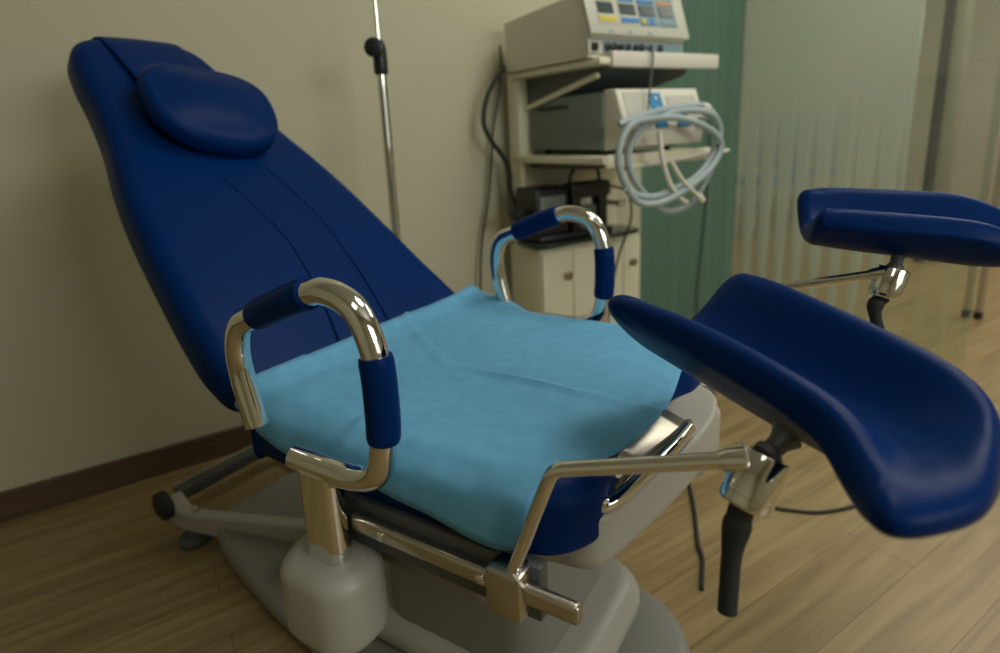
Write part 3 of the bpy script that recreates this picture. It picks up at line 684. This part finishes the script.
# coiled hose hanging over the rail
hp = [(0.775, 0.905, -0.545), (0.83, 0.922, -0.530), (0.90, 0.935, -0.522), (0.97, 0.944, -0.522), (1.04, 0.950, -0.522), (1.10, 0.945, -0.525), (1.155, 0.915, -0.528), (1.175, 0.86, -0.530), (1.165, 0.79, -0.532), (1.125, 0.72, -0.534), (1.07, 0.665, -0.536),
      (1.005, 0.645, -0.538), (0.94, 0.655, -0.54), (0.88, 0.70, -0.543), (0.83, 0.755, -0.545), (0.81, 0.815, -0.546), (0.83, 0.87, -0.54), (0.875, 0.905, -0.53), (0.95, 0.93, -0.514), (1.03, 0.935, -0.505), (1.11, 0.92, -0.503), (1.15, 0.87, -0.505), (1.12, 0.80, -0.507), (1.06, 0.745, -0.51), (0.97, 0.715, -0.512),
      (0.87, 0.70, -0.514), (0.79, 0.725, -0.517), (0.752, 0.79, -0.52), (0.755, 0.85, -0.52), (0.79, 0.90, -0.518), (0.85, 0.915, -0.51), (0.96, 0.915, -0.497), (1.07, 0.885, -0.49), (1.135, 0.835, -0.488), (1.10, 0.77, -0.49), (1.01, 0.72, -0.493), (0.90, 0.685, -0.495), (0.81, 0.69, -0.498), (0.76, 0.735, -0.50)]
HZ = thing('breathing_hose', 'pale blue grey hose coiled over the middle shelf rail of trolley', 'hose', W(0.97, -0.53, 0.80))
link('tubing', tube(smooth_path([W(u-0.070, n, z) for u, z, n in hp], 7), 0.0100, 12), M['hose'], HZ)
link('hose_connector', lathe(W(1.015, -0.522, 0.947), W(1.045, -0.522, 0.940), [(0, 0.011), (0.3, 0.0125), (0.8, 0.0125), (1, 0.011)], 16), M['white'], HZ)
link('branch_tube', tube(smooth_path([W(0.825, -0.51, 0.88), W(0.835, -0.505, 0.80), W(0.86, -0.50, 0.735), W(0.90, -0.498, 0.69), W(0.935, -0.50, 0.672)], 7), 0.0075, 12), M['white'], HZ)
link('branch_tube', tube(smooth_path([W(0.85, -0.49, 0.80), W(0.90, -0.488, 0.74), W(0.975, -0.488, 0.685)], 7), 0.0065, 12), M['white'], HZ)
link('branch_end', lathe(W(0.968, -0.488, 0.692), W(0.990, -0.488, 0.672), [(0, 0.008), (0.3, 0.011), (1, 0.010)], 14), M['white'], HZ)

# cables
def cable(name, pts, r, mat, label):
    P = [W(*p) for p in pts]
    o = link(name, tube(smooth_path(P, 8), r, 10), mat, origin=P[-1]); tag(o, label, 'cable'); return o
cable('power_cable', [(0.676, -1.05, 1.108), (0.640, -1.052, 1.075), (0.598, -1.055, 1.010), (0.582, -1.055, 0.930), (0.612, -1.052, 0.865), (0.655, -1.05, 0.810), (0.672, -1.05, 0.765), (0.675, -1.05, 0.705), (0.680, -1.03, 0.640), (0.684, -1.03, 0.58)], 0.0085, M['black'], 'thick black cable looping down the left side of the trolley')
cable('thin_cable', [(0.676, -1.08, 1.18), (0.690, -1.10, 1.103), (0.672, -1.10, 1.006), (0.645, -1.10, 0.908), (0.632, -1.10, 0.808), (0.612, -1.10, 0.672), (0.572, -1.10, 0.50), (0.55, -1.09, 0.25), (0.56, -1.08, 0.02), (0.62, -1.06, 0.006)], 0.0042, M['black'], 'thin grey cable hanging down the wall left of the trolley')
cable('sensor_cable', [(0.868, -0.610, 1.118), (0.868, -0.580, 1.098), (0.855, -0.572, 1.04), (0.835, -0.56, 0.98), (0.815, -0.545, 0.94), (0.795, -0.535, 0.925)], 0.003, M['darkgrey'], 'thin cable hanging from the display instrument towards the hose')
cable('tray_cable', [(0.975, -0.875, 0.70), (1.045, -0.858, 0.67), (1.03, -0.825, 0.58), (0.995, -0.845, 0.46), (0.965, -0.850, 0.34), (0.93, -0.84, 0.15), (0.93, -0.83, 0.006)], 0.004, M['black'], 'thin black cable hanging in front of the cabinet doors')
cable('wall_cable', [(1.815, -1.122, 0.90), (1.814, -1.122, 0.686), (1.800, -1.122, 0.457), (1.765, -1.122, 0.127), (1.76, -1.115, 0.008), (1.70, -1.09, 0.006)], 0.0045, M['darkgrey'], 'thin dark cable running down the green wall panel')
def fcable(name, pts, r, label):
    o = link(name, tube(smooth_path(pts, 8), r, 10), M['rubber'], origin=pts[0]); tag(o, label, 'cable')
fcable('floor_cable', [(0.06, 0.70, 0.0045), (0.105, 0.591, 0.0045), (0.132, 0.516, 0.0045), (0.160, 0.43, 0.0045), (0.180, 0.387, 0.0045), (0.20, 0.30, 0.0045)], 0.0045, 'dark cable on the floor beside the chair front apron')
fcable('floor_cable', [(0.20, 0.66, 0.004), (0.275, 0.645, 0.004), (0.33, 0.655, 0.004), (0.385, 0.68, 0.004), (0.46, 0.76, 0.004), (0.52, 0.90, 0.004)], 0.004, 'dark cord on the floor under the near leg rest')

for o in bpy.data.objects:
    if '_o' in o: del o['_o']
